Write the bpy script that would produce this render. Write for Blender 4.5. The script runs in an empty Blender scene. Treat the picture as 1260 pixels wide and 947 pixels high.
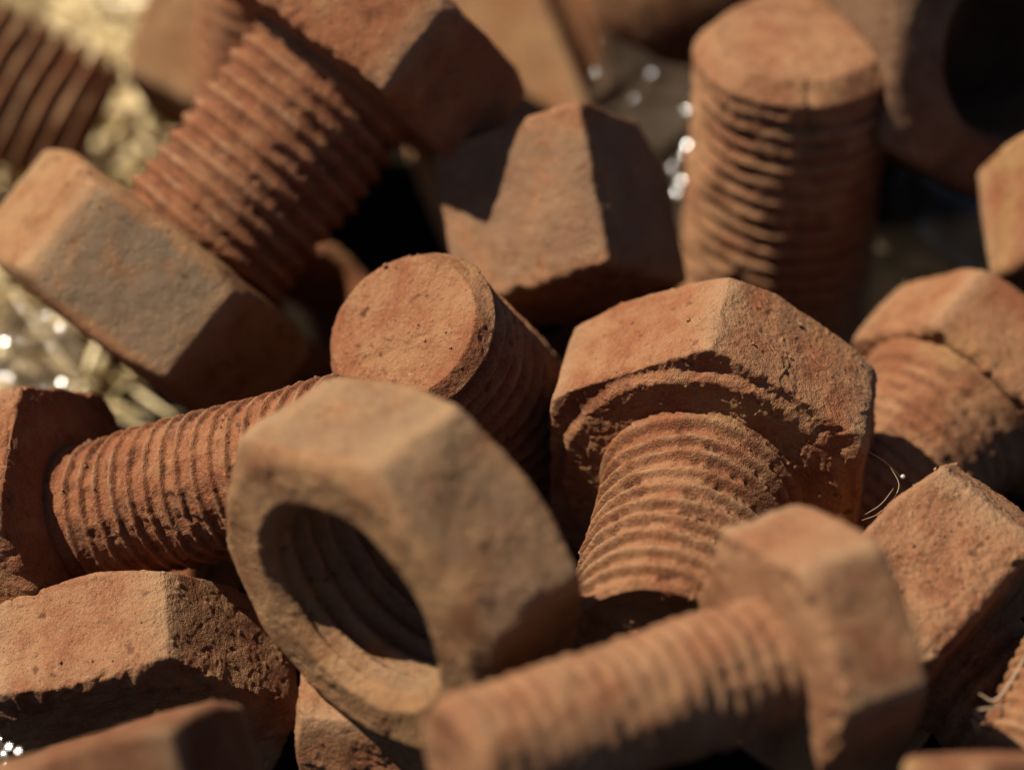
import bpy, math, random
import numpy as np
from mathutils import Vector, Matrix, Quaternion, Euler

# ------------------------------------------------------------------ camera, sky, sun, exposure
scene = bpy.context.scene
C = scene.collection
CAM_PITCH = math.radians(38.0)          # looking down at the pile
CAM_HEIGHT = 0.235
FOCUS = 0.2955
cam_data = bpy.data.cameras.new("camera")
cam_data.lens = 100.0
cam_data.sensor_width = 36.0
cam_data.clip_start = 0.01
cam_data.clip_end = 200.0
cam_data.dof.use_dof = True
cam_data.dof.focus_distance = FOCUS
cam_data.dof.aperture_fstop = 11.0
cam_data.dof.aperture_blades = 0
cam = bpy.data.objects.new("camera", cam_data)
C.objects.link(cam)
cam.location = (0, 0, CAM_HEIGHT)
cam.rotation_euler = (math.pi/2 - CAM_PITCH, 0, 0)
scene.camera = cam
scene.unit_settings.system = 'METRIC'

SUN_EL = math.radians(55.0)
SUN_AZ = math.radians(10.0)              # measured from straight left towards the back
sun_vec = Vector((-math.cos(SUN_EL)*math.cos(SUN_AZ), math.cos(SUN_EL)*math.sin(SUN_AZ), math.sin(SUN_EL)))
world = bpy.data.worlds.new("World"); scene.world = world; world.use_nodes = True
wn = world.node_tree.nodes; wl = world.node_tree.links
sky = wn.new('ShaderNodeTexSky'); sky.sky_type = 'NISHITA'; sky.sun_disc = False
sky.sun_elevation = SUN_EL
sky.sun_rotation = math.atan2(sun_vec.x, sun_vec.y)
sky.dust_density = 0.4; sky.air_density = 0.6; sky.ozone_density = 1.0
bg = wn['Background']; bg.inputs['Strength'].default_value = 0.05
wl.new(sky.outputs['Color'], bg.inputs['Color'])
sun_data = bpy.data.lights.new("sun", 'SUN')
sun_data.energy = 5.0; sun_data.angle = math.radians(0.53); sun_data.color = (1.0, 0.93, 0.80)
sun = bpy.data.objects.new("sun", sun_data); C.objects.link(sun)
sun.rotation_euler = sun_vec.to_track_quat('Z', 'Y').to_euler()
vs = scene.view_settings
vs.view_transform = 'Standard'; vs.look = 'None'; vs.exposure = 0.63; vs.gamma = 1.0; vs.use_curve_mapping = False
scene.cycles.use_denoising = True
try: scene.cycles.denoiser = 'OPENIMAGEDENOISE'
except Exception: pass
scene.cycles.max_bounces = 6
scene.cycles.caustics_reflective = False; scene.cycles.caustics_refractive = False; scene.cycles.diffuse_bounces = 3

# ------------------------------------------------------------------ noise
MM = 0.001
_rng = np.random.RandomState(7)
_perm = _rng.permutation(256).astype(np.int32); _perm = np.concatenate([_perm, _perm, _perm])
_grad = _rng.normal(size=(256, 3)); _grad /= np.linalg.norm(_grad, axis=1)[:, None]; _grad = _grad.astype(np.float32)
def perlin(p):
    p = p.astype(np.float32); i = np.floor(p).astype(np.int32); f = p - i; i &= 255
    u = f*f*f*(f*(f*6-15)+10)
    def g(dx, dy, dz):
        h = _perm[_perm[_perm[i[:, 0]+dx]+i[:, 1]+dy]+i[:, 2]+dz]
        gr = _grad[h]
        return gr[:, 0]*(f[:, 0]-dx)+gr[:, 1]*(f[:, 1]-dy)+gr[:, 2]*(f[:, 2]-dz)
    x00 = g(0,0,0)*(1-u[:,0])+g(1,0,0)*u[:,0]; x10 = g(0,1,0)*(1-u[:,0])+g(1,1,0)*u[:,0]
    x01 = g(0,0,1)*(1-u[:,0])+g(1,0,1)*u[:,0]; x11 = g(0,1,1)*(1-u[:,0])+g(1,1,1)*u[:,0]
    y0 = x00*(1-u[:,1])+x10*u[:,1]; y1 = x01*(1-u[:,1])+x11*u[:,1]
    return (y0*(1-u[:,2])+y1*u[:,2])*1.5
def noise(P, size, seed=0):             # P in mm, size of a feature in mm
    return perlin(P/size + np.array([seed*17.3+100.5, seed*5.1+37.2, seed*9.7+61.9]))
def sstep(a, b, x):
    t = np.clip((x-a)/(b-a), 0, 1); return t*t*(3-2*t)

# ------------------------------------------------------------------ mesh helpers
def link(o, parent=None):
    C.objects.link(o)
    if parent is not None: o.parent = parent
    return o
def tag(o, label=None, cat=None, group=None, kind=None):
    if label: o['label'] = label
    if cat: o['category'] = cat
    if group: o['group'] = group
    if kind: o['kind'] = kind
    return o
def grid_normals(G, closed_v):
    du = np.roll(G, -1, 1)-np.roll(G, 1, 1)
    if closed_v: dv = np.roll(G, -1, 0)-np.roll(G, 1, 0)
    else: dv = np.gradient(G, axis=0)
    n = np.cross(du, dv); l = np.linalg.norm(n, axis=2, keepdims=True); l[l < 1e-9] = 1
    return n/l
def grid_object(name, G, attrs, mat, parent=None, closed_v=False, poles=()):
    """G: (Nv,Nu,3) points in mm; rings closed in u. attrs: dict of (Nv,Nu) arrays"""
    nv, nu, _ = G.shape
    V = G.reshape(-1, 3)*MM
    rows = nv if closed_v else nv-1
    a = (np.arange(rows)[:, None]*nu + np.arange(nu)[None, :])
    b = (np.arange(rows)[:, None]*nu + (np.arange(nu)[None, :]+1) % nu)
    r2 = (np.arange(rows)+1) % nv
    c = (r2[:, None]*nu + (np.arange(nu)[None, :]+1) % nu); d = (r2[:, None]*nu+np.arange(nu)[None, :])
    quads = np.stack([a, b, c, d], 2).reshape(-1, 4)
    faces_v = [quads.ravel()]; sizes = [np.full(len(quads), 4, np.int32)]
    extra = []
    n = len(V)
    for which in poles:
        row = 0 if which == 0 else nv-1
        ring = row*nu+np.arange(nu); nxt = np.roll(ring, -1)
        extra.append(V[ring].mean(0)); pi = n; n += 1
        tri = np.stack([nxt, ring, np.full(nu, pi)], 1) if which == 0 else np.stack([ring, nxt, np.full(nu, pi)], 1)
        faces_v.append(tri.ravel()); sizes.append(np.full(nu, 3, np.int32))
    if extra: V = np.concatenate([V, np.array(extra)])
    me = bpy.data.meshes.new(name)
    fv = np.concatenate(faces_v).astype(np.int32); sz = np.concatenate(sizes)
    me.vertices.add(len(V)); me.vertices.foreach_set('co', V.astype(np.float32).ravel())
    me.loops.add(len(fv)); me.loops.foreach_set('vertex_index', fv)
    me.polygons.add(len(sz))
    st = np.concatenate([[0], np.cumsum(sz)[:-1]]).astype(np.int32)
    me.polygons.foreach_set('loop_start', st); me.polygons.foreach_set('loop_total', sz)
    me.polygons.foreach_set('use_smooth', np.ones(len(sz), bool))
    me.update(calc_edges=True)
    for k, arr in attrs.items():
        at = me.attributes.new(k, 'FLOAT', 'POINT')
        v = np.zeros(len(V), np.float32); flat = arr.ravel().astype(np.float32); v[:len(flat)] = flat
        i = len(flat)
        for which in poles:
            v[i] = arr[0 if which == 0 else -1].mean(); i += 1
        at.data.foreach_set('value', v)
    me.materials.append(mat)
    return link(bpy.data.objects.new(name, me), parent)
def raw_mesh(name, V, F, mat, parent=None, smooth=True):
    me = bpy.data.meshes.new(name); me.from_pydata([tuple(v) for v in V], [], F); me.update()
    if smooth: me.polygons.foreach_set('use_smooth', np.ones(len(me.polygons), bool))
    me.materials.append(mat)
    return link(bpy.data.objects.new(name, me), parent)

def roughen(G, N, seed, amp, closed_v=False):
    """corroded surface: lumps, grains and pits, along the normal (mm)"""
    sh = G.shape[:2]; P = G.reshape(-1, 3)
    lump = noise(P, 8, seed)*.34 + noise(P, 3.4, seed+1)*.16
    mid = noise(P, 1.4, seed+2); fine = noise(P, .7, seed+3); tiny = noise(P, .42, seed+7)
    patch = sstep(-.25, .35, noise(P, 4.5, seed+5))      # flaking here, smooth there
    pit_shade = sstep(.34, .70, noise(P, .85, seed+4))*sstep(-.1, .4, noise(P, 5, seed+8))
    grain = sstep(.40, .75, noise(P, .7, seed+6))
    fl = noise(P, 5.5, seed+11)+.22*noise(P, 1.4, seed+12)
    flake = (.13*sstep(-.03, .03, fl)+.10*sstep(.27, .32, fl)-.10*sstep(-.27, -.33, fl))*(.35+.65*patch)
    crack = sstep(.10, .0, np.abs(noise(P, 3.6, seed+9)))*sstep(.05, .4, noise(P, 7, seed+10))
    d = lump + mid*(.03+.04*patch) + fine*(.025+.045*patch) + tiny*(.015+.04*patch) - pit_shade*.15 + grain*.14 - crack*.05 + flake
    pit_shade = np.clip(pit_shade+crack*.4, 0, 1)
    d = (d*amp).reshape(sh)
    return d, pit_shade.reshape(sh), patch.reshape(sh), grain.reshape(sh)

def hex_r(th, AF, rnd=.985, n=6):
    w = 2*math.pi/n
    ph = (th % w) - w/2
    r = AF/2/np.cos(ph); cap = AF/2/math.cos(w/2)*rnd
    k = .011*AF                                           # rounded corners
    return -k*np.log(np.exp(-r/k)+np.exp(-cap/k)) + k*.12
def seglen(r, z): return np.concatenate([[0], np.cumsum(np.hypot(np.diff(r), np.diff(z)))])
def angles(n): return np.arange(n)*2*math.pi/n

def face_grey(G, th, R, h, AF, grey, faces, n=6):
    """bare dark metal in the middle of the flats, rust along their edges"""
    w = math.pi/n
    ph = np.abs(((th % (2*w))-w))*AF/2
    z = -G[:, :, 2]; P = G.reshape(-1, 3); wob = noise(P, 4, 77).reshape(z.shape)*1.1
    flat = sstep(.9, 2.6, AF/2*math.tan(w)-ph[None, :]*1.0+wob)*sstep(.9, 2.4, np.minimum(z, h-z)+wob)
    if faces is None: return np.clip(grey*(.25+.75*flat), 0, 1)
    m = np.zeros(len(th))
    for f in faces:
        dt = (th-math.radians(f)+math.pi) % (2*math.pi)-math.pi; m = np.maximum(m, np.abs(dt) < w)
    return grey*flat*m[None, :]
def head_mesh(name, D, AF, h, rin, mat, parent, seed, res=.3, amp=1.0, edge=1.0, chamfer=.95, both=False, grey=0.0, solid_bottom=False, sides=6, greyface=None, calm=.35, collar=0.0, clip=None):
    """hex head, underside at z=0, top at z=-h (mm)"""
    nu = max(48, int(round(AF*3.4/res/12))*12); th = angles(nu)
    rh = hex_r(th, AF, n=sides)
    rtop = chamfer*AF/2; rows = []
    ce = .35*edge
    nb = max(4, int((AF*.57-rin)/res)); ns = max(6, int(h/res)); nt = max(6, int(AF*.5/res))
    def rc(z, zt): return rtop + np.abs(z-zt)/math.tan(math.radians(27))
    for t in np.linspace(0, 1, nb):                      # underside
        zz = 0.0; re = rh-ce
        if both: re = np.minimum(re, rc(0, 0))
        rr = rin+(re-rin)*t
        rows.append((rr, np.full(nu, zz)))
    for t in np.linspace(0, 1, ns+1)[1:]:
        z = -ce*.7 - (h-ce*.7-.12)*t
        r = np.minimum(rh, rc(z, -h)); 
        if both: r = np.minimum(r, rc(z, 0))
        k = .25
        rows.append((r, np.full(nu, z)))
    for t in np.linspace(0, 1, nt+1)[1:]:
        rr = (np.minimum(rh, rtop)-.15)*(1-t)+.02*t
        rows.append((rr, np.full(nu, -h)))
    R = np.array([r for r, z in rows]); Z = np.array([z for r, z in rows])
    if collar: Z[:nb] += collar*(1-sstep(AF*.445, AF*.485, R[:nb]))
    G = np.stack([R*np.cos(th), R*np.sin(th), Z], 2)
    if clip is not None:                                  # a broken-off corner
        cn = np.array(clip[:3]); ov = np.maximum(0, G@cn-clip[3]); G = G-ov[:, :, None]*cn
    # soften the edges along the profile
    for _ in range(2):
        G[1:-1] = .5*G[1:-1]+.25*(G[:-2]+G[2:])
    N = -grid_normals(G, False)
    if (N*G).sum(2)[nb+ns//2].mean() < 0: N = -N
    d, pit_shade, patch, grain = roughen(G, N, seed, amp)
    P = G.reshape(-1, 3)
    # broken, flaking rim under the head
    rim = np.exp(-(G[:, :, 2]/1.5)**2)*sstep(rin*1.0, AF*.48, R)
    d = d - edge*rim*(.55*np.abs(noise(P, 2.6, seed+21).reshape(d.shape))+.35*sstep(.0, .5, noise(P, 1.4, seed+22).reshape(d.shape)))
    if not solid_bottom: d = d*(1-(1-calm)*(np.abs(G[:, :, 2]) < .05)*(1-.8*sstep(AF*.43, AF*.49, R)))
    corner = sstep(AF*.53, AF*.575, R)*(sides == 6)
    crest = np.clip(corner*.8 + grain*.35, 0, 1)
    G2 = G + N*d[:, :, None]
    Z = G[:, :, 2]; gm = face_grey(G, th, R, h, AF, grey, greyface, sides)
    o = grid_object(name, G2[:, ::-1], dict(pit_shade=pit_shade[:, ::-1], crest=crest[:, ::-1], grey=gm[:, ::-1]), mat, parent, poles=(1,) if not solid_bottom else (0, 1))
    return o

def shank_mesh(name, D, L, z0, pitch, depth, mat, parent, seed, res=.3, amp=1.0, zt0=0.0, zt1=None, pw=1.0, chamfer=1.3, fill=.6, seam=None, dish=.25, close_bottom=False, neck=0.0, fillpatch=12., grooveface=None, square=False, rootdark=.8, ridge=False, pocket=.04, margin=0.0, seamh=1.0):
    nu = int(max(48, D*math.pi/res)); th = angles(nu); Rr = D/2
    ch = chamfer; nz = int((L-z0-ch)/(res*.8)); nc = max(3, int(ch*1.3/res)+1); nt = max(5, int(Rr/res))
    zs = np.concatenate([np.linspace(z0, L-ch, nz), np.linspace(L-ch, L, nc+1)[1:], np.full(nt, L)])
    rs = np.concatenate([np.full(nz, Rr), np.linspace(Rr, Rr-ch*.9, nc+1)[1:], np.linspace(Rr-ch*.9, .03, nt+1)[1:]])
    R = np.repeat(rs[:, None], nu, 1); Z = np.repeat(zs[:, None], nu, 1)
    T = np.repeat(th[None, :], len(zs), 0)
    base = np.stack([R*np.cos(T), R*np.sin(T), Z], 2); P0 = base.reshape(-1, 3)
    s = (Z/pitch + T/(2*math.pi) + .05*noise(P0, 5, seed+31).reshape(Z.shape)) % 1.0
    tri = 1-np.abs(2*s-1)
    prof = sstep(.40, .62, tri) if square else tri**pw
    if ridge: prof = sstep(.42, .95, tri)
    # rust fills the grooves unevenly
    er = noise(P0, fillpatch, seed+32).reshape(Z.shape)*.6+noise(P0, 3.2, seed+33).reshape(Z.shape)*.6
    dep = depth*np.clip(1-fill*(.5+er), .12, 1.15)
    win = sstep(zt0, zt0+pitch, Z)*(1-sstep(L-ch*.7-margin-.6*(margin > 0), L-ch*.1-margin, Z))
    if zt1 is not None: win = win*(1-sstep(zt1-pitch, zt1, Z))
    R2 = np.where(Z < L-1e-6, np.minimum(Rr-dep*(1-prof)*win, R), R)
    R2 = R2 + neck*np.exp(-((Z-z0)/2.2)**2)
    side = (Z < L-1e-6) | (R > Rr-ch*1.2)
    if seam is not None:
        dt = (T-seam+math.pi) % (2*math.pi)-math.pi
        wz = .22+.1*noise(P0, 4, seed+40).reshape(Z.shape)
        R2 = R2 + np.where(side, seamh*np.clip(.5+.9*noise(P0, 5, seed+41).reshape(Z.shape), 0, 1)*np.exp(-(dt*Rr/ .55)**2), 0)
    Z2 = Z.copy()
    cap = (Z >= L-1e-6)
    Z2 = Z2 - np.where(cap, dish*(1-(R/max(Rr-ch*.9, .1))**2), 0)
    if grooveface is not None:                             # worn scratch lines over the end face
        for ga, off, w, dp in grooveface:
            X = base[:, :, 0]*math.cos(ga)+base[:, :, 1]*math.sin(ga)-off + .35*noise(P0, 4, seed+50).reshape(Z.shape)
            Z2 = Z2 - np.where(cap, dp*np.exp(-(X/w)**2), 0)
    G = np.stack([R2*np.cos(T), R2*np.sin(T), Z2], 2)
    if ridge:                                              # broken pockets beside the ridges
        Pa = np.stack([T*Rr, Z*1.9, 0*T], 2).reshape(-1, 3)
        pk = sstep(.22, .75, noise(Pa, 3.0, seed+44)+.6*noise(P0, 1.1, seed+45)).reshape(Z.shape)*win*sstep(.75, .25, prof)
        k = (1-pocket*pk*(R > 1)); G[:, :, 0] *= k; G[:, :, 1] *= k
    else: pk = 0*Z
    N = grid_normals(np.stack([R*np.cos(T), R*np.sin(T), Z], 2), False)
    if (N[2]*np.stack([np.cos(th), np.sin(th), th*0], 1)).sum(1).mean() < 0: N = -N
    d, pit_shade, patch, grain = roughen(G, N, seed, amp)
    P = G.reshape(-1, 3)
    gunk = win*(1-.7*prof)*(.34*noise(P, 1.1, seed+35).reshape(Z.shape)+.35*sstep(.1, .6, noise(P, 1.7, seed+36).reshape(Z.shape)))*fill
    G = G + N*(d+gunk*amp)[:, :, None]
    low = sstep(.25, .5, (s % 1.0))*sstep(.90, .62, s % 1.0)*(1-prof)*win if ridge else 0*Z  # shaded tip side of each ridge, painted dark
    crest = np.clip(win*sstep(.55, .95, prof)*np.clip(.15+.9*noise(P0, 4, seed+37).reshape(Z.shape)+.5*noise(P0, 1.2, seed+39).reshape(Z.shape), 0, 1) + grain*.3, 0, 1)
    pit_shade_mask = np.clip(pit_shade + pk*.7 + low*.85*np.clip(.6+noise(P0, 3, seed+46).reshape(Z.shape), 0, 1) + (.0 if ridge else 1.0)*win*(1-sstep(.15, .7, prof))*np.clip(.5+.8*noise(P0, 2.4, seed+38).reshape(Z.shape)+.4*noise(P0, .9, seed+42).reshape(Z.shape), 0, 1)*rootdark, 0, 1)  # shade in the thread roots painted dark, on top of the real pits
    return grid_object(name, G, dict(pit_shade=pit_shade_mask, crest=crest, grey=np.zeros(Z.shape)), mat, parent, poles=(0, 1) if close_bottom else (1,))

def nut_mesh(name, AF, h, rhole, pitch, mat, seed, res=.3, amp=1.0, grey=0.0, chamfer=.95, sink=1.6, edge=.4, tdepth=1.2, parent=None, greyface=None):
    """hex nut, front face at z=0, back face at z=-h (mm)"""
    nu = max(48, int(round(AF*3.4/res/6))*6); th = angles(nu); rh = hex_r(th, AF)
    rtop = chamfer*AF/2; rf = rhole+sink
    na = max(4, int((AF*.5-rf)/res)+2); ns = max(6, int(h/res)); nh = max(8, int(h/res*1.3))
    rows = []
    def rc(dz): return rtop + dz/math.tan(math.radians(27))
    for t in np.linspace(0, 1, na, endpoint=False):
        rows.append((rf+(np.minimum(rh, rtop)-rf)*t, np.full(nu, 0.)))
    for t in np.linspace(0, 1, ns+1):
        z = -.05-(h-.1)*t
        rows.append((np.minimum(np.minimum(rh, rc(-z)), rc(h+z)), np.full(nu, z)))
    for t in np.linspace(0, 1, na+1)[1:]:
        rows.append((np.minimum(rh, rtop)*(1-t)+rf*t, np.full(nu, -h)))
    nsides = len(rows)
    for t in np.linspace(0, 1, nh+1)[1:-1]:
        z = -h+h*t
        e = min(-z, h+z)
        r = np.full(nu, rhole + max(0, sink-e))
        s = (z/pitch+th/(2*math.pi)) % 1.0
        r = r + tdepth*(1-np.abs(2*s-1))*sstep(sink*.5, sink*1.4, e)
        rows.append((r, np.full(nu, z)))
    R = np.array([r for r, z in rows]); Z = np.array([z for r, z in rows])
    G = np.stack([R*np.cos(th), R*np.sin(th), Z], 2)
    for _ in range(1):
        Gs = .5*G+.25*(np.roll(G, 1, 0)+np.roll(G, -1, 0)); G[:nsides] = Gs[:nsides]
    N = grid_normals(G, True)
    mid = na+ns//2
    if (N[mid]*np.stack([np.cos(th), np.sin(th), th*0], 1)).sum(1).mean() < 0: N = -N
    d, pit_shade, patch, grain = roughen(G, N, seed, amp)
    G2 = G+N*d[:, :, None]
    corner = sstep(AF*.52, AF*.57, R)
    crest = np.clip(corner*.7+grain*.2, 0, 1)
    return grid_object(name, G2[:, ::-1], {k: v[:, ::-1] for k, v in dict(pit_shade=pit_shade, crest=crest, grey=face_grey(G, th, R, h, AF, grey, greyface)).items()}, mat, parent, closed_v=True)

# ------------------------------------------------------------------ materials
def nd(nt, kind, **kw):
    n = nt.nodes.new(kind)
    for k, v in kw.items(): setattr(n, k, v)
    return n
def rust(name, dust=(.272, .131, .062), red=(.215, .076, .034), dark=(.07, .028, .016), pale=(.36, .235, .13), grey=(.165, .118, .075), ochre=(.33, .19, .075), redness=.5, bump=1.0, greyscale=140.):
    m = bpy.data.materials.new(name); m.use_nodes = True; nt = m.node_tree; L = nt.links.new
    b = nt.nodes['Principled BSDF']
    tc = nd(nt, 'ShaderNodeTexCoord')
    def tex(scale, detail=4, rough=.55, dist=0.0):
        t = nd(nt, 'ShaderNodeTexNoise'); t.inputs['Scale'].default_value = scale; t.inputs['Detail'].default_value = detail
        t.inputs['Roughness'].default_value = rough; t.inputs['Distortion'].default_value = dist
        L(tc.outputs['Object'], t.inputs['Vector']); return t.outputs['Fac']
    def ramp(src, a, c):
        r = nd(nt, 'ShaderNodeMapRange'); r.interpolation_type = 'SMOOTHSTEP'
        r.inputs['From Min'].default_value = a; r.inputs['From Max'].default_value = c; L(src, r.inputs['Value']); return r.outputs['Result']
    def mix(f, A, B):
        x = nd(nt, 'ShaderNodeMix', data_type='RGBA')
        if isinstance(f, float): x.inputs['Factor'].default_value = f
        else: L(f, x.inputs['Factor'])
        for v, s in ((A, 6), (B, 7)):
            if isinstance(v, tuple): x.inputs[s].default_value = (*v, 1)
            else: L(v, x.inputs[s])
        return x.outputs[2]
    def math_(op, A, B):
        x = nd(nt, 'ShaderNodeMath', operation=op); x.use_clamp = True
        for v, s in ((A, 0), (B, 1)):
            if isinstance(v, (float, int)): x.inputs[s].default_value = v
            else: L(v, x.inputs[s])
        return x.outputs[0]
    def attr(nm):
        a = nd(nt, 'ShaderNodeAttribute', attribute_name=nm); return a.outputs['Fac']
    big = tex(170, 5, .6, .4); midn = tex(600, 4, .6); fine = tex(2600, 3, .7); powder = tex(5600, 2, .6); spk = tex(1500, 2, .5)
    o = .5-(redness-.5)*.35
    col = mix(ramp(big, o-.13, o+.13), red, dust) if False else mix(ramp(big, o-.13, o+.13), dust, red)
    col = mix(math_('MULTIPLY', ramp(midn, .5, .72), .6), col, tuple(.55*r+.2*d for r, d in zip(red, dust)))
    col = mix(math_('MULTIPLY', ramp(fine, .52, .75), .55), col, tuple(c*.62 for c in red))
    col = mix(math_('MULTIPLY', ramp(fine, .46, .28), .55), col, tuple(min(1, c*1.25) for c in dust))
    stain = tex(95, 4, .65, .8)
    col = mix(math_('MULTIPLY', ramp(stain, .52, .70), .65), col, tuple(.60*c for c in red))
    col = mix(math_('MULTIPLY', ramp(stain, .47, .33), .45), col, tuple(min(1, 1.12*c) for c in dust))
    col = mix(math_('MULTIPLY', ramp(tex(62, 5, .6, .5), .56, .68), .55), col, ochre)
    g = math_('MULTIPLY', attr('grey'), ramp(tex(greyscale, 5, .62, .6), .30, .52))
    col = mix(g, col, grey)
    col = mix(math_('MULTIPLY', attr('pit_shade'), .75), col, dark)  # pits and cracks, and on threads the shade painted into the colour
    col = mix(math_('MULTIPLY', attr('crest'), .55), col, pale)
    col = mix(math_('MULTIPLY', ramp(spk, .70, .76), .6), col, pale)
    col = mix(math_('MULTIPLY', ramp(powder, .54, .72), .40), col, tuple(.55*c for c in red))
    col = mix(math_('MULTIPLY', ramp(powder, .46, .30), .40), col, tuple(min(1, 1.3*c) for c in dust))
    L(col, b.inputs['Base Color'])
    b.inputs['Roughness'].default_value = .92
    b.inputs['Specular IOR Level'].default_value = .12
    h = nd(nt, 'ShaderNodeMath', operation='MULTIPLY_ADD'); L(fine, h.inputs[0]); h.inputs[1].default_value = .55; L(midn, h.inputs[2])
    h2 = nd(nt, 'ShaderNodeMath', operation='MULTIPLY_ADD'); L(powder, h2.inputs[0]); h2.inputs[1].default_value = .45; L(h.outputs[0], h2.inputs[2]); h = h2
    bp = nd(nt, 'ShaderNodeBump'); bp.inputs['Strength'].default_value = 1.0*bump; bp.inputs['Distance'].default_value = .00035
    L(h.outputs[0], bp.inputs['Height']); L(bp.outputs['Normal'], b.inputs['Normal'])
    return m
def plain(name, col, rough=.8, col2=None, scale=300., spec=.2, trans=0., alpha=1.0):
    m = bpy.data.materials.new(name); m.use_nodes = True; nt = m.node_tree
    b = nt.nodes['Principled BSDF']; b.inputs['Base Color'].default_value = (*col, 1); b.inputs['Roughness'].default_value = rough
    b.inputs['Specular IOR Level'].default_value = spec; b.inputs['Transmission Weight'].default_value = trans; b.inputs['Alpha'].default_value = alpha
    if col2:
        tc = nd(nt, 'ShaderNodeTexCoord'); t = nd(nt, 'ShaderNodeTexNoise'); t.inputs['Scale'].default_value = scale; t.inputs['Detail'].default_value = 4
        nt.links.new(tc.outputs['Object'], t.inputs['Vector'])
        r = nd(nt, 'ShaderNodeValToRGB'); r.color_ramp.elements[0].color = (*col, 1); r.color_ramp.elements[1].color = (*col2, 1)
        r.color_ramp.elements[0].position = .35; r.color_ramp.elements[1].position = .65
        nt.links.new(t.outputs['Fac'], r.inputs['Fac']); nt.links.new(r.outputs['Color'], b.inputs['Base Color'])
    return m
M_ORANGE = rust('orange_rust', redness=.45)
M_RED = rust('red_rust', redness=.75)
M_TAN = rust('tan_rust', dust=(.285, .152, .070), red=(.23, .092, .038), redness=.35)
M_DUSTY = rust('dusty_rust', dust=(.275, .138, .068), red=(.215, .084, .040), redness=.4)
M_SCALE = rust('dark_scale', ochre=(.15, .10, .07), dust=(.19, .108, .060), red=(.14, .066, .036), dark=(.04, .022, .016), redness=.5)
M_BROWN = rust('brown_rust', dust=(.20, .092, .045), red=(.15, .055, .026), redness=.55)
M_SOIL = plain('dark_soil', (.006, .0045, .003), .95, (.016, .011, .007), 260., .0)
M_STRAW = plain('pale_straw', (.56, .41, .19), .38, (.76, .60, .34), 120., .5)
M_FILM = plain('clear_film', (.11, .078, .050), .085, spec=.5, alpha=.27)
M_FIBRE = plain('pale_fibre', (.30, .20, .12), .55, spec=.3)
M_CRUMB = plain('crumb_rust', (.30, .17, .09), .9, (.22, .09, .045), 900., .1)
M_DROP = plain('clear_droplet', (.9, .9, .9), .12, spec=.8, trans=.6)

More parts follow.
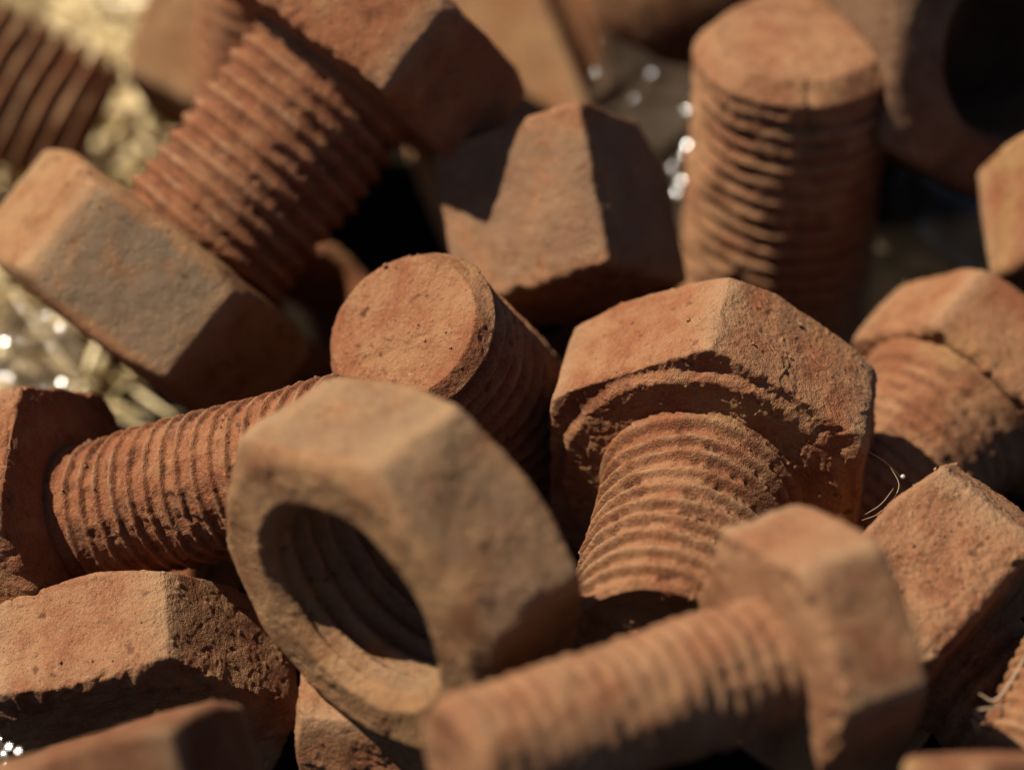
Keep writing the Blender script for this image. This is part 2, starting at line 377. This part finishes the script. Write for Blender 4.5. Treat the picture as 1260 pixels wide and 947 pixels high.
# ------------------------------------------------------------------ where things lie (metres, world axes)
POSE = {
    'front nut': ((-0.01570, 0.20121, 0.05073), (-0.45535, 0.00062, 0.72431, -0.51772)),
    'head first bolt': ((0.02039, 0.23361, 0.03861), (0.25439, 0.11554, -0.70179, 0.65530)),
    'tall bolt': ((-0.02068, 0.28367, 0.05882), (0.44713, 0.67155, -0.58744, -0.06334)),
    'nut on tall bolt': ((-0.04747, 0.26371, 0.03490), (0.43141, 0.35670, -0.81782, 0.13349)),
    'two tone head': ((0.00730, 0.26439, 0.04099), (0.28366, 0.73666, -0.52532, 0.31766)),
    'right bolt': ((0.05013, 0.25623, 0.03020), (0.32997, -0.10972, -0.76711, 0.53909)),
    'right hex': ((0.04677, 0.21521, 0.02967), (-0.03416, 0.58457, -0.54022, 0.60438)),
    'low hex': ((-0.04052, 0.21454, 0.01745), (-0.18764, -0.36729, 0.72368, -0.55333)),
    'near bolt': ((0.02344, 0.19149, 0.05292), (0.68520, 0.52331, -0.43133, -0.26572)),
    'small hex': ((-0.02030, 0.21240, 0.02607), (-0.67394, 0.12522, 0.72810, -0.00108)),
    'near hex': ((-0.03937, 0.18937, 0.04533), (-0.85060, 0.25535, 0.27553, 0.36791)),
    'round end bolt': ((0.00132, 0.25427, 0.02731), (-0.27359, -0.25934, -0.13742, 0.91597)),
    'left bolt': ((-0.04611, 0.23390, 0.03411), (-0.55949, -0.45870, -0.27728, -0.63220)),
    'upright bolt': ((0.03276, 0.29074, 0.00746), (-0.00760, -0.00992, -0.00994, -0.99987)),
    'dark nut': ((0.06103, 0.29081, 0.05822), (0.48475, 0.52145, -0.28106, 0.64352)),
    'grooved bolt': ((-0.09708, 0.33085, 0.04382), (-0.23416, -0.81273, -0.19923, -0.49492)),
    'far hex': ((-0.03300, 0.33071, 0.03295), (0.32470, 0.75731, -0.00525, 0.56659)),
    'far block': ((0.00499, 0.31827, 0.01215), (-0.18398, -0.56002, 0.63172, -0.50345)),
    'far shank': ((0.05106, 0.36675, 0.03840), (-0.35471, -0.76782, 0.12187, 0.51941)),
    'corner hex': ((0.04140, 0.17839, 0.05401), (0.60211, -0.22245, -0.28767, -0.71080)),
    'corner thread': ((0.04378, 0.18599, 0.03040), (-0.03120, -0.26510, -0.50050, -0.82356)),
    'edge hex': ((0.06807, 0.26750, 0.04138), (-0.51431, -0.85715, -0.00340, -0.02754)),
    'filler head': ((0.00690, 0.26297, 0.01122), (0.22836, 0.21875, 0.13582, -0.93891)),
    'filler near': ((0.01207, 0.23858, 0.01248), (0.16640, 0.41326, -0.06306, 0.89306)),
    'under upright': ((0.04358, 0.29533, 0.00878), (-0.14973, -0.46841, 0.00657, -0.87070)),
    'film middle': ((0.01966, 0.30634, 0.03262), (-0.04800, -0.14215, 0.22828, -0.96197)),
    'film left': ((-0.06135, 0.27729, 0.01817), (-0.62821, -0.21031, -0.03774, 0.74813)),
    'film right': ((0.05839, 0.30695, 0.01878), (0.17023, 0.17640, -0.10100, 0.96421)),
    'film low': ((-0.05097, 0.20130, 0.02973), (-0.22582, -0.20246, -0.16746, 0.93807)),
    'shadow caster bolt': ((-0.03054, 0.31684, 0.03144), (-0.01691, -0.02404, -0.05018, -0.99831)),
    'filler left': ((-0.03771, 0.24993, 0.01076), (0.46829, 0.67417, -0.05299, 0.56868)),
    'filler middle': ((-0.02280, 0.28193, 0.02736), (0.25218, 0.36010, -0.09106, 0.89355)),
    'filler square head': ((0.00408, 0.27041, 0.02885), (-0.66102, -0.64707, 0.17384, -0.33784)),

}
def place(o, key):
    loc, q = POSE[key]
    o.location = loc; o.rotation_mode = 'QUATERNION'; o.rotation_quaternion = q
    return o
def empty(name, key, label, cat, group=None):
    o = bpy.data.objects.new(name, None); o.empty_display_size = .005; link(o); place(o, key)
    return tag(o, label, cat, group)
STRAW = [(-0.0682, 0.3805, 0.022, 0.03, 110, 0.006), (-0.07, 0.338, 0.02, 0.02, 50, 0.004), (-0.0651, 0.3016, 0.016, 0.016, 60, 0.005), (-0.0574, 0.3507, 0.012, 0.012, 25, 0.006), (-0.0628, 0.3088, 0.02, 0.02, 40, 0.008)]
FIBRES = [
    ([(0.03691, 0.23149, 0.04563), (0.03887, 0.2308, 0.04476), (0.04011, 0.23099, 0.04338), (0.04145, 0.23102, 0.04179)], 7e-05, 'fine hair beside the crusted hex head carrying a droplet'),
    ([(0.03637, 0.22458, 0.04167), (0.03806, 0.225, 0.0422), (0.03988, 0.2268, 0.04289), (0.04053, 0.22846, 0.04338), (0.03981, 0.23028, 0.04408)], 5e-05, 'hair curling up in the dark gap beside the near bolt head'),
    ([(0.0367, 0.22495, 0.04213), (0.0384, 0.22562, 0.043), (0.03988, 0.22743, 0.04369)], 5e-05, 'short straight hair in the dark gap beside the near bolt head'),
    ([(0.04764, 0.19725, 0.03755), (0.04613, 0.19737, 0.03932), (0.04487, 0.19795, 0.04007), (0.04589, 0.19814, 0.04031), (0.04828, 0.19906, 0.03986), (0.0502, 0.20041, 0.03997)], 0.00016, 'looped pale fibre nearest the lower right corner'),
    ([(0.04733, 0.19711, 0.03736), (0.04534, 0.19703, 0.03889), (0.04463, 0.19756, 0.03957), (0.04526, 0.19664, 0.03839)], 0.00012, 'kinked pale fibre left of the looped one'),
    ([(0.04567, 0.20051, 0.04009), (0.04702, 0.20007, 0.03953), (0.04813, 0.20066, 0.04028), (0.04958, 0.2026, 0.04115), (0.05088, 0.20456, 0.04203)], 0.00018, 'thick pale fibre along the corner thread'),
    ([(0.04796, 0.19725, 0.03755), (0.04828, 0.19847, 0.03911), (0.0494, 0.20056, 0.04016), (0.05104, 0.20308, 0.04014)], 0.00016, 'long pale fibre at the frame edge over the corner thread')]
BEAD = (0.04130, 0.23085, 0.04238)
MOUND = (-0.0219, 0.3276)
CLIP_HEAD = [0.333, -0.8785, -0.3427, 16.552]
GLINTS = {
    'film middle': [(5.295, -0.049, 3.592, 0.5781, 0.1044, 0.8093, 0.45), (-1.461, 0.083, 4.751, 0.5865, 0.1036, 0.8033, 0.5), (-1.573, 1.212, 4.209, 0.5862, 0.1017, 0.8037, 0.45), (-1.906, 4.22, 2.771, 0.5856, 0.0968, 0.8048, 0.4), (-1.675, 5.597, 2.042, 0.5849, 0.0946, 0.8056, 0.35), (0.92, 3.728, 2.503, 0.5823, 0.0979, 0.8071, 0.3), (4.126, 0.429, 3.566, 0.5794, 0.1036, 0.8084, 0.3), (-0.282, 2.86, 3.153, 0.5841, 0.0992, 0.8056, 0.25)],
    'film left': [(1.815, 7.965, 3.398, 0.0987, 0.029, 0.9947, 0.9), (2.126, 1.819, 0.486, 0.0944, 0.0361, 0.9949, 0.4), (-4.541, -1.244, 3.272, 0.1045, 0.0397, 0.9937, 0.5), (0.832, 3.965, 0.521, 0.0969, 0.0326, 0.9948, 0.25)],
    'film right': [],
    'film low': [(-1.558, -0.365, 1.402, -0.0957, -0.0183, 0.9952, 0.9), (-2.226, 0.657, 1.358, -0.0945, -0.0197, 0.9953, 0.7), (-0.785, -0.153, 1.271, -0.0972, -0.0189, 0.9951, 0.7)],
}
# ------------------------------------------------------------------ ground
def ground():
    n = 90; xs = np.concatenate([np.linspace(-60, -.35, 8), np.linspace(-.3, .3, n), np.linspace(.35, 60, 8)])
    ys = np.concatenate([np.linspace(-60, -.05, 8), np.linspace(0, .7, n), np.linspace(.8, 60, 8)])
    X, Y = np.meshgrid(xs, ys)
    P = np.stack([X.ravel()*1000, Y.ravel()*1000, X.ravel()*0], 1)
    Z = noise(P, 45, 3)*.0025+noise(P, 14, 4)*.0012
    Z = Z+.010*np.exp(-((X.ravel()-MOUND[0])**2+(Y.ravel()-MOUND[1])**2)/.03**2)  # rise added so the leaning bolt's shadow falls in the gap
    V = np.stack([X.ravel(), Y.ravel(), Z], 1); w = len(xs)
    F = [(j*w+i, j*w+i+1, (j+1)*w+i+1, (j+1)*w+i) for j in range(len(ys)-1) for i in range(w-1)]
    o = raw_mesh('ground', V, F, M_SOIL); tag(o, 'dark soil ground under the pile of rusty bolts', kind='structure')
ground()

GB = 'rusty bolts and nuts heaped in the pile'
HEX = {}
def bolt(key, label, mat, D, AF, h, L, pitch, depth, seed, res=.3, amp=1.0, head=True, hmat=None, name='rusty_bolt', headkw={}, **kw):
    e = empty(name, key, label, 'bolt', GB)
    if head: head_mesh('head', D, AF, h, D*.40, hmat or mat, e, seed+200, res=res, amp=amp, **headkw)
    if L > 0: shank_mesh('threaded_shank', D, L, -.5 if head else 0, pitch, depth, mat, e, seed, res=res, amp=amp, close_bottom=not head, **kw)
    return e
def nut(key, label, mat, AF, h, rhole, seed, **kw):
    o = nut_mesh('rusty_nut', AF, h, rhole, kw.pop('pitch', 2.5), mat, seed, **kw); place(o, key)
    return tag(o, label, 'nut', GB)
nut('front nut', 'large tan hex nut in front with its threaded hole open to the lower left', M_TAN, 34, 14.5, 10.3, 11, res=.3, amp=.85, grey=.45, tdepth=1.3)
bolt('head first bolt', 'orange crusted bolt whose hex head faces up and threaded shank points at the viewer', M_ORANGE, 21, 33.4, 14.4, 27, 2.55, 1.15, 21, res=.14, amp=1.0, ridge=True, fill=.35, neck=1.0, headkw=dict(edge=.5, collar=.9, chamfer=.92))
bolt('round end bolt', 'bolt with its flat round shank end facing up, behind the large tan nut', M_ORANGE, 20.0, 31, 12, 32, 2.5, 1.3, 31, res=.16, amp=.8, head=False, pw=1.0, fill=.4, chamfer=1.9, zt1=None, grooveface=[(1.2, 1.5, .5, .07), (2.0, -3, .4, .06)])
bolt('left bolt', 'bolt lying on its side at the left, worn thread running to the large tan nut', M_RED, 16, 29, 9, 35, 2.0, .8, 41, res=.16, amp=.8, ridge=True, fill=.5, pocket=.018)
bolt('tall bolt', 'thick leaning bolt with its dark hex head raised and a nut round its lower end', M_RED, 22.6, 33.8, 13.5, 36, 2.3, 1.5, 51, res=.33, amp=1.0, fill=.4)
nut('nut on tall bolt', 'grey flat sided nut at the lower end of the thick leaning bolt', M_TAN, 34.5, 15.5, 11.0, 61, res=.4, amp=.5, grey=.85, greyface=[-30], sink=.6)
bolt('upright bolt', 'bolt standing upright with its flat end up and a seam down its thread', M_DUSTY, 24.0, 33, 12, 52, 2.35, 1.5, 71, res=.33, amp=.9, head=False, fill=.85, fillpatch=14., seam=1.65, seamh=-.6, margin=2.4, dish=-.5, chamfer=2.4)
nut('dark nut', 'shaded nut with a wide round hole at the upper right beside the upright bolt', M_SCALE, 36, 36, 10.8, 81, res=.5, amp=.6, sink=1.0)
bolt('two tone head', 'square bolt head with one lit patchy side and one dark broken side', M_ORANGE, 10, 20, 19.5, 0, 2, .5, 91, res=.35, amp=.7, headkw=dict(sides=4, grey=.5, solid_bottom=True, clip=CLIP_HEAD, chamfer=1.3))
bolt('right bolt', 'blurred bolt at the right with two lit head sides and its crusted shank pointing down', M_ORANGE, 20, 25, 11.8, 30, 2.0, .15, 101, res=.35, amp=.8, fill=1.0, neck=1.6)
bolt('right hex', 'bolt at the right edge showing one broad bright head side above deep shade', M_DUSTY, 15, 32, 14, 26, 2.5, 1.0, 111, res=.16, amp=1.2)
bolt('low hex', 'wide bolt head at the lower left with two pitted lit sides over a dark underside', M_DUSTY, 14, 33, 13.2, 0, 2, .5, 121, res=.16, amp=.8, headkw=dict(both=True, solid_bottom=True))
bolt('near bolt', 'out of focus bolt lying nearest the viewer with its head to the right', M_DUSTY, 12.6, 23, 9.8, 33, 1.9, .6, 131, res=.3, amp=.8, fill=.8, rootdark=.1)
nut('near hex', 'dim out of focus nut nearest the viewer at the lower left', M_BROWN, 25.3, 14, 7, 141, res=.4, amp=.6)
nut('small hex', 'small nut wedged between the wide pitted head and the large tan nut', M_ORANGE, 18.4, 14, 5, 151, res=.22, amp=1.0)
bolt('grooved bolt', 'dark bolt with deep clean thread grooves beside pale straw', M_ORANGE, 22, 30, 10, 45, 2.7, 2.7, 161, res=.35, amp=.4, head=False, fill=.1, square=True)
bolt('far hex', 'blurred bolt head behind the thick leaning bolt beside the straw', M_TAN, 14, 26, 14, 0, 2, .5, 171, res=.5, amp=.6, headkw=dict(both=True, solid_bottom=True))
nut('far block', 'blurred long coupling nut with a lit side behind the dark raised bolt head', M_TAN, 26, 55, 7, 181, res=.5, amp=.5)
bolt('far shank', 'blurred bolt lying at the back with a dark lower side', M_ORANGE, 30, 30, 10, 50, 2.5, .8, 191, res=.5, amp=.6, head=False)
nut('corner hex', 'dark sided nut in the lower right corner with a thin lit top edge', M_BROWN, 13, 10, 4, 201, res=.35, amp=.6)
bolt('corner thread', 'thread of a bolt with loose fibres at the lower right corner', M_ORANGE, 10, 15, 5, 30, 1.5, .8, 211, res=.25, amp=.8, head=False)
nut('edge hex', 'nut cut by the right edge above the blurred right bolt', M_ORANGE, 22, 16, 6, 221, res=.5, amp=.6)
nut('filler head', 'filler nut added to darken the gap between the round end bolt and the crusted hex head', M_BROWN, 27, 14, 8, 251, res=.5, amp=.8)  # added so this gap reads dark instead of sunlit ground
nut('filler near', 'filler nut added to darken the space under the out of focus near bolt', M_BROWN, 27, 14, 8, 261, res=.5, amp=.8)  # filler, covers lit ground with a piece lying in shade
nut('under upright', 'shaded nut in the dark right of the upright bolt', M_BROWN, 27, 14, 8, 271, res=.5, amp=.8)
bolt('shadow caster bolt', 'unseen bolt added behind the thick leaning bolt to shade the gap', M_RED, 22, 30, 10, 40, 2.4, 1.2, 281, res=.6, amp=.8, head=False)  # added out of sight to throw shadow across the gap beside it
nut('filler left', 'filler nut added to darken the space under the left lying bolt', M_RED, 18, 12, 6, 231, res=.4, amp=.8)  # filler set in the bolt's shadow to keep the gap dark
nut('filler middle', 'filler nut added to darken the gap between the thick leaning bolt and the round end bolt', M_RED, 17, 12, 5, 241, res=.4, amp=.8)  # filler put where the leaning bolt's shadow blackens it
nut('filler square head', 'shaded filler nut added in the gap between the square head and the crusted hex head', M_ORANGE, 21, 13, 6, 251, res=.4, amp=.9)  # filler standing in for the square head's shaded lower end

# ------------------------------------------------------------------ straw, film, fibres
def strands(name, specs, mat, seed, nseg=16):
    """specs: list of (centre, length, width, thickness, heading, pitch, curl)"""
    rs = np.random.RandomState(seed); V = []; F = []
    for c, ln, w, tk, hd, pt, curl in specs:
        p = np.array(c, float); d = np.array([math.cos(hd)*math.cos(pt), math.sin(hd)*math.cos(pt), math.sin(pt)])
        ax = rs.normal(size=3); ax /= np.linalg.norm(ax); tw = rs.uniform(0, 6.28); twr = rs.uniform(-.25, .25)
        p = p - d*ln*.5; step = ln/nseg; b0 = len(V)
        for i in range(nseg+1):
            u = np.cross(d, [0.1, 0.2, 1.0]); u /= np.linalg.norm(u); v = np.cross(d, u)
            a = tw+twr*i; n1 = u*math.cos(a)+v*math.sin(a); n2 = np.cross(d, n1)
            ta = min(1, .35+.65*math.sin(math.pi*min(max(i/nseg, .03), .97)))
            for sx, sy in ((-1, -1), (1, -1), (1, 1), (-1, 1)):
                V.append(p+n1*w*.5*sx*ta+n2*tk*.5*sy)
            if i < nseg:
                k = b0+i*4
                for j in range(4): F.append((k+j, k+(j+1) % 4, k+4+(j+1) % 4, k+4+j))
            d = d+np.cross(ax, d)*curl*step+rs.normal(size=3)*.03; d /= np.linalg.norm(d); p = p+d*step
            if p[2] < .0015: p[2] = .0015; d[2] = abs(d[2])*.3
        F.append((b0+3, b0+2, b0+1, b0)); k = b0+nseg*4; F.append((k, k+1, k+2, k+3))
    return raw_mesh(name, V, F, mat)
def straw():
    rs = np.random.RandomState(5); sp = []
    for cx, cy, rx, ry, n, zz in STRAW:
        for _ in range(n):
            a = rs.uniform(0, 6.28); r = math.sqrt(rs.uniform(0, 1))
            c = (cx+rx*r*math.cos(a), cy+ry*r*math.sin(a), .002+abs(rs.normal())*zz)
            sp.append((c, rs.uniform(.015, .05), rs.choice([.0008, .0014, .0022, .003]), .00025, rs.uniform(0, 6.28), rs.normal()*.25, rs.uniform(-35, 35)))
    o = strands('straw', sp, M_STRAW, 9)
    tag(o, 'pale yellow straw strands lying under the rusty bolts', kind='stuff')
straw()
def film(key, w, l, seed, label, amp=1.0, mat=None):
    n = 70; u = np.linspace(-.5, .5, n); X, Y = np.meshgrid(u*w, u*l); P = np.stack([X.ravel(), Y.ravel(), 0*X.ravel()], 1)
    ridg = lambda s, k: 1-2*np.abs(noise(P, s, k))
    Z = (ridg(14, seed)*3.2+ridg(6, seed+1)*1.3+ridg(2.6, seed+2)*.35+noise(P, 20, seed+3)*3)*amp
    X2 = X.ravel()+noise(P, 9, seed+4)*3.0; Y2 = Y.ravel()+noise(P, 9, seed+5)*3.0
    V = np.stack([X2, Y2, Z], 1)*MM
    F = [(j*n+i, j*n+i+1, (j+1)*n+i+1, (j+1)*n+i) for j in range(n-1) for i in range(n-1)]
    V = list(V)
    for gx, gy, gz, hx, hy, hz, r in GLINTS[key]:          # curved discs added on the film, aimed to glint in the sun
        hn = Vector((hx, hy, hz)); a1 = hn.orthogonal().normalized(); a2 = hn.cross(a1); b = len(V); cc = Vector((gx, gy, gz))
        V.append(cc*MM)
        for ri in (1, 2, 3):
            for k in range(12):
                rr = .6*ri/3; a = k*math.pi/6
                V.append((cc+(a1*math.cos(a)+a2*math.sin(a))*rr-hn*rr*rr/(2*18*r))*MM)
        for k in range(12):
            F.append((b, b+1+k, b+1+(k+1) % 12))
            for ri in (0, 1): F.append((b+1+ri*12+k, b+13+ri*12+k, b+13+ri*12+(k+1) % 12, b+1+ri*12+(k+1) % 12))
    o = raw_mesh('plastic_film', V, F, mat or M_FILM)
    md = o.modifiers.new('thickness', 'SOLIDIFY'); md.thickness = .00006
    place(o, key); return tag(o, label, 'plastic film', 'scraps of clear plastic film')
film('film middle', 22, 26, 301, 'crumpled clear plastic film glinting left of the upright bolt', amp=.7)
film('film left', 22, 20, 311, 'crumpled clear plastic film glinting below the grey flat sided nut')
film('film right', 22, 16, 321, 'dull grey plastic film scrap right of the upright bolt', amp=.5)
film('film low', 5, 4, 331, 'small bright film scrap at the lower left beside the dim nut', amp=.8)
def tube(name, pts, r, mat, label, cat, group=None, sides=6):
    """smooth thin fibre through points (metres)"""
    pts = [np.array(p, float) for p in pts]; fine = []
    ext = [2*pts[0]-pts[1]]+pts+[2*pts[-1]-pts[-2]]
    for i in range(1, len(ext)-2):
        p0, p1, p2, p3 = ext[i-1:i+3]
        for t in np.linspace(0, 1, 9)[:-1]:
            fine.append(.5*((2*p1)+(-p0+p2)*t+(2*p0-5*p1+4*p2-p3)*t*t+(-p0+3*p1-3*p2+p3)*t**3))
    fine.append(pts[-1]); V = []; F = []; n = len(fine)
    for i, p in enumerate(fine):
        d = fine[min(i+1, n-1)]-fine[max(i-1, 0)]; d /= np.linalg.norm(d)
        u = np.cross(d, [.3, .2, .9]); u /= np.linalg.norm(u); v = np.cross(d, u); rr = r*(1-.6*abs(2*i/(n-1)-1)**3)
        for k in range(sides):
            a = 2*math.pi*k/sides; V.append(p+(u*math.cos(a)+v*math.sin(a))*rr)
        if i:
            for k in range(sides):
                F.append(((i-1)*sides+k, (i-1)*sides+(k+1) % sides, i*sides+(k+1) % sides, i*sides+k))
    F.append(tuple(range(sides))[::-1]); F.append(tuple((n-1)*sides+k for k in range(sides)))
    o = raw_mesh(name, V, F, mat); return tag(o, label, cat, group)
for pts, r, lab in FIBRES:
    tube('loose_fibre', pts, r, M_FIBRE, lab, 'fibre', 'loose fibres caught on the bolts')
def bead():
    nu, nv = 20, 12; V = [(0, 0, 1)]; F = []
    for j in range(1, nv):
        for i in range(nu):
            t = math.pi*j/nv; p = 2*math.pi*i/nu; V.append((math.sin(t)*math.cos(p), math.sin(t)*math.sin(p), math.cos(t)*.92-.08*math.sin(t)))
    V.append((0, 0, -1)); e = len(V)-1
    for i in range(nu):
        F.append((0, 1+i, 1+(i+1) % nu)); F.append((e, e-nu+(i+1) % nu, e-nu+i))
    for j in range(nv-2):
        for i in range(nu):
            a = 1+j*nu+i; b = 1+j*nu+(i+1) % nu; F.append((a, a+nu, b+nu, b))
    o = raw_mesh('water_droplet', [np.array(v)*.00026 for v in V], F, M_DROP); o.location = BEAD
    tag(o, 'tiny bright droplet hanging on a hair right of the crusted hex head', 'droplet')
bead()

# ------------------------------------------------------------------ crumbs of rust caught on the pieces
def crumbs():
    bpy.context.view_layer.update(); dg = bpy.context.evaluated_depsgraph_get(); rs = np.random.RandomState(77)
    V = []; F = []; n = 0; up = Vector((0, 0, 1))
    octa = np.array([(1, 0, 0), (-1, 0, 0), (0, 1, 0), (0, -1, 0), (0, 0, 1), (0, 0, -1)], float)
    tri = [(0, 2, 4), (2, 1, 4), (1, 3, 4), (3, 0, 4), (2, 0, 5), (1, 2, 5), (3, 1, 5), (0, 3, 5)]   # outward
    for _ in range(6000):
        x = rs.uniform(-.075, .075); y = rs.uniform(.19, .33)
        hit, loc, nor, idx, ob, mt = scene.ray_cast(dg, Vector((x, y, .2)), -up)
        if not hit or ob.name.startswith(('ground', 'straw', 'plastic', 'loose', 'water')) or nor.z < .62: continue
        r = .00006*math.exp(rs.normal()*.45)*(1+rs.uniform(0, 1)**6*2.2); b = len(V)
        q = Quaternion(rs.normal(size=4)).normalized()
        for o in octa*rs.uniform(.55, 1.15, size=(6, 3)):
            V.append(tuple(loc+nor*r*.4+(q@Vector(o))*r))
        F += [(b+i, b+j, b+k) for i, j, k in tri]
    o = raw_mesh('rust_crumbs', V, F, M_CRUMB, smooth=False)
    tag(o, 'tiny crumbs of loose rust lying on the bolts and nuts', kind='stuff')
crumbs()
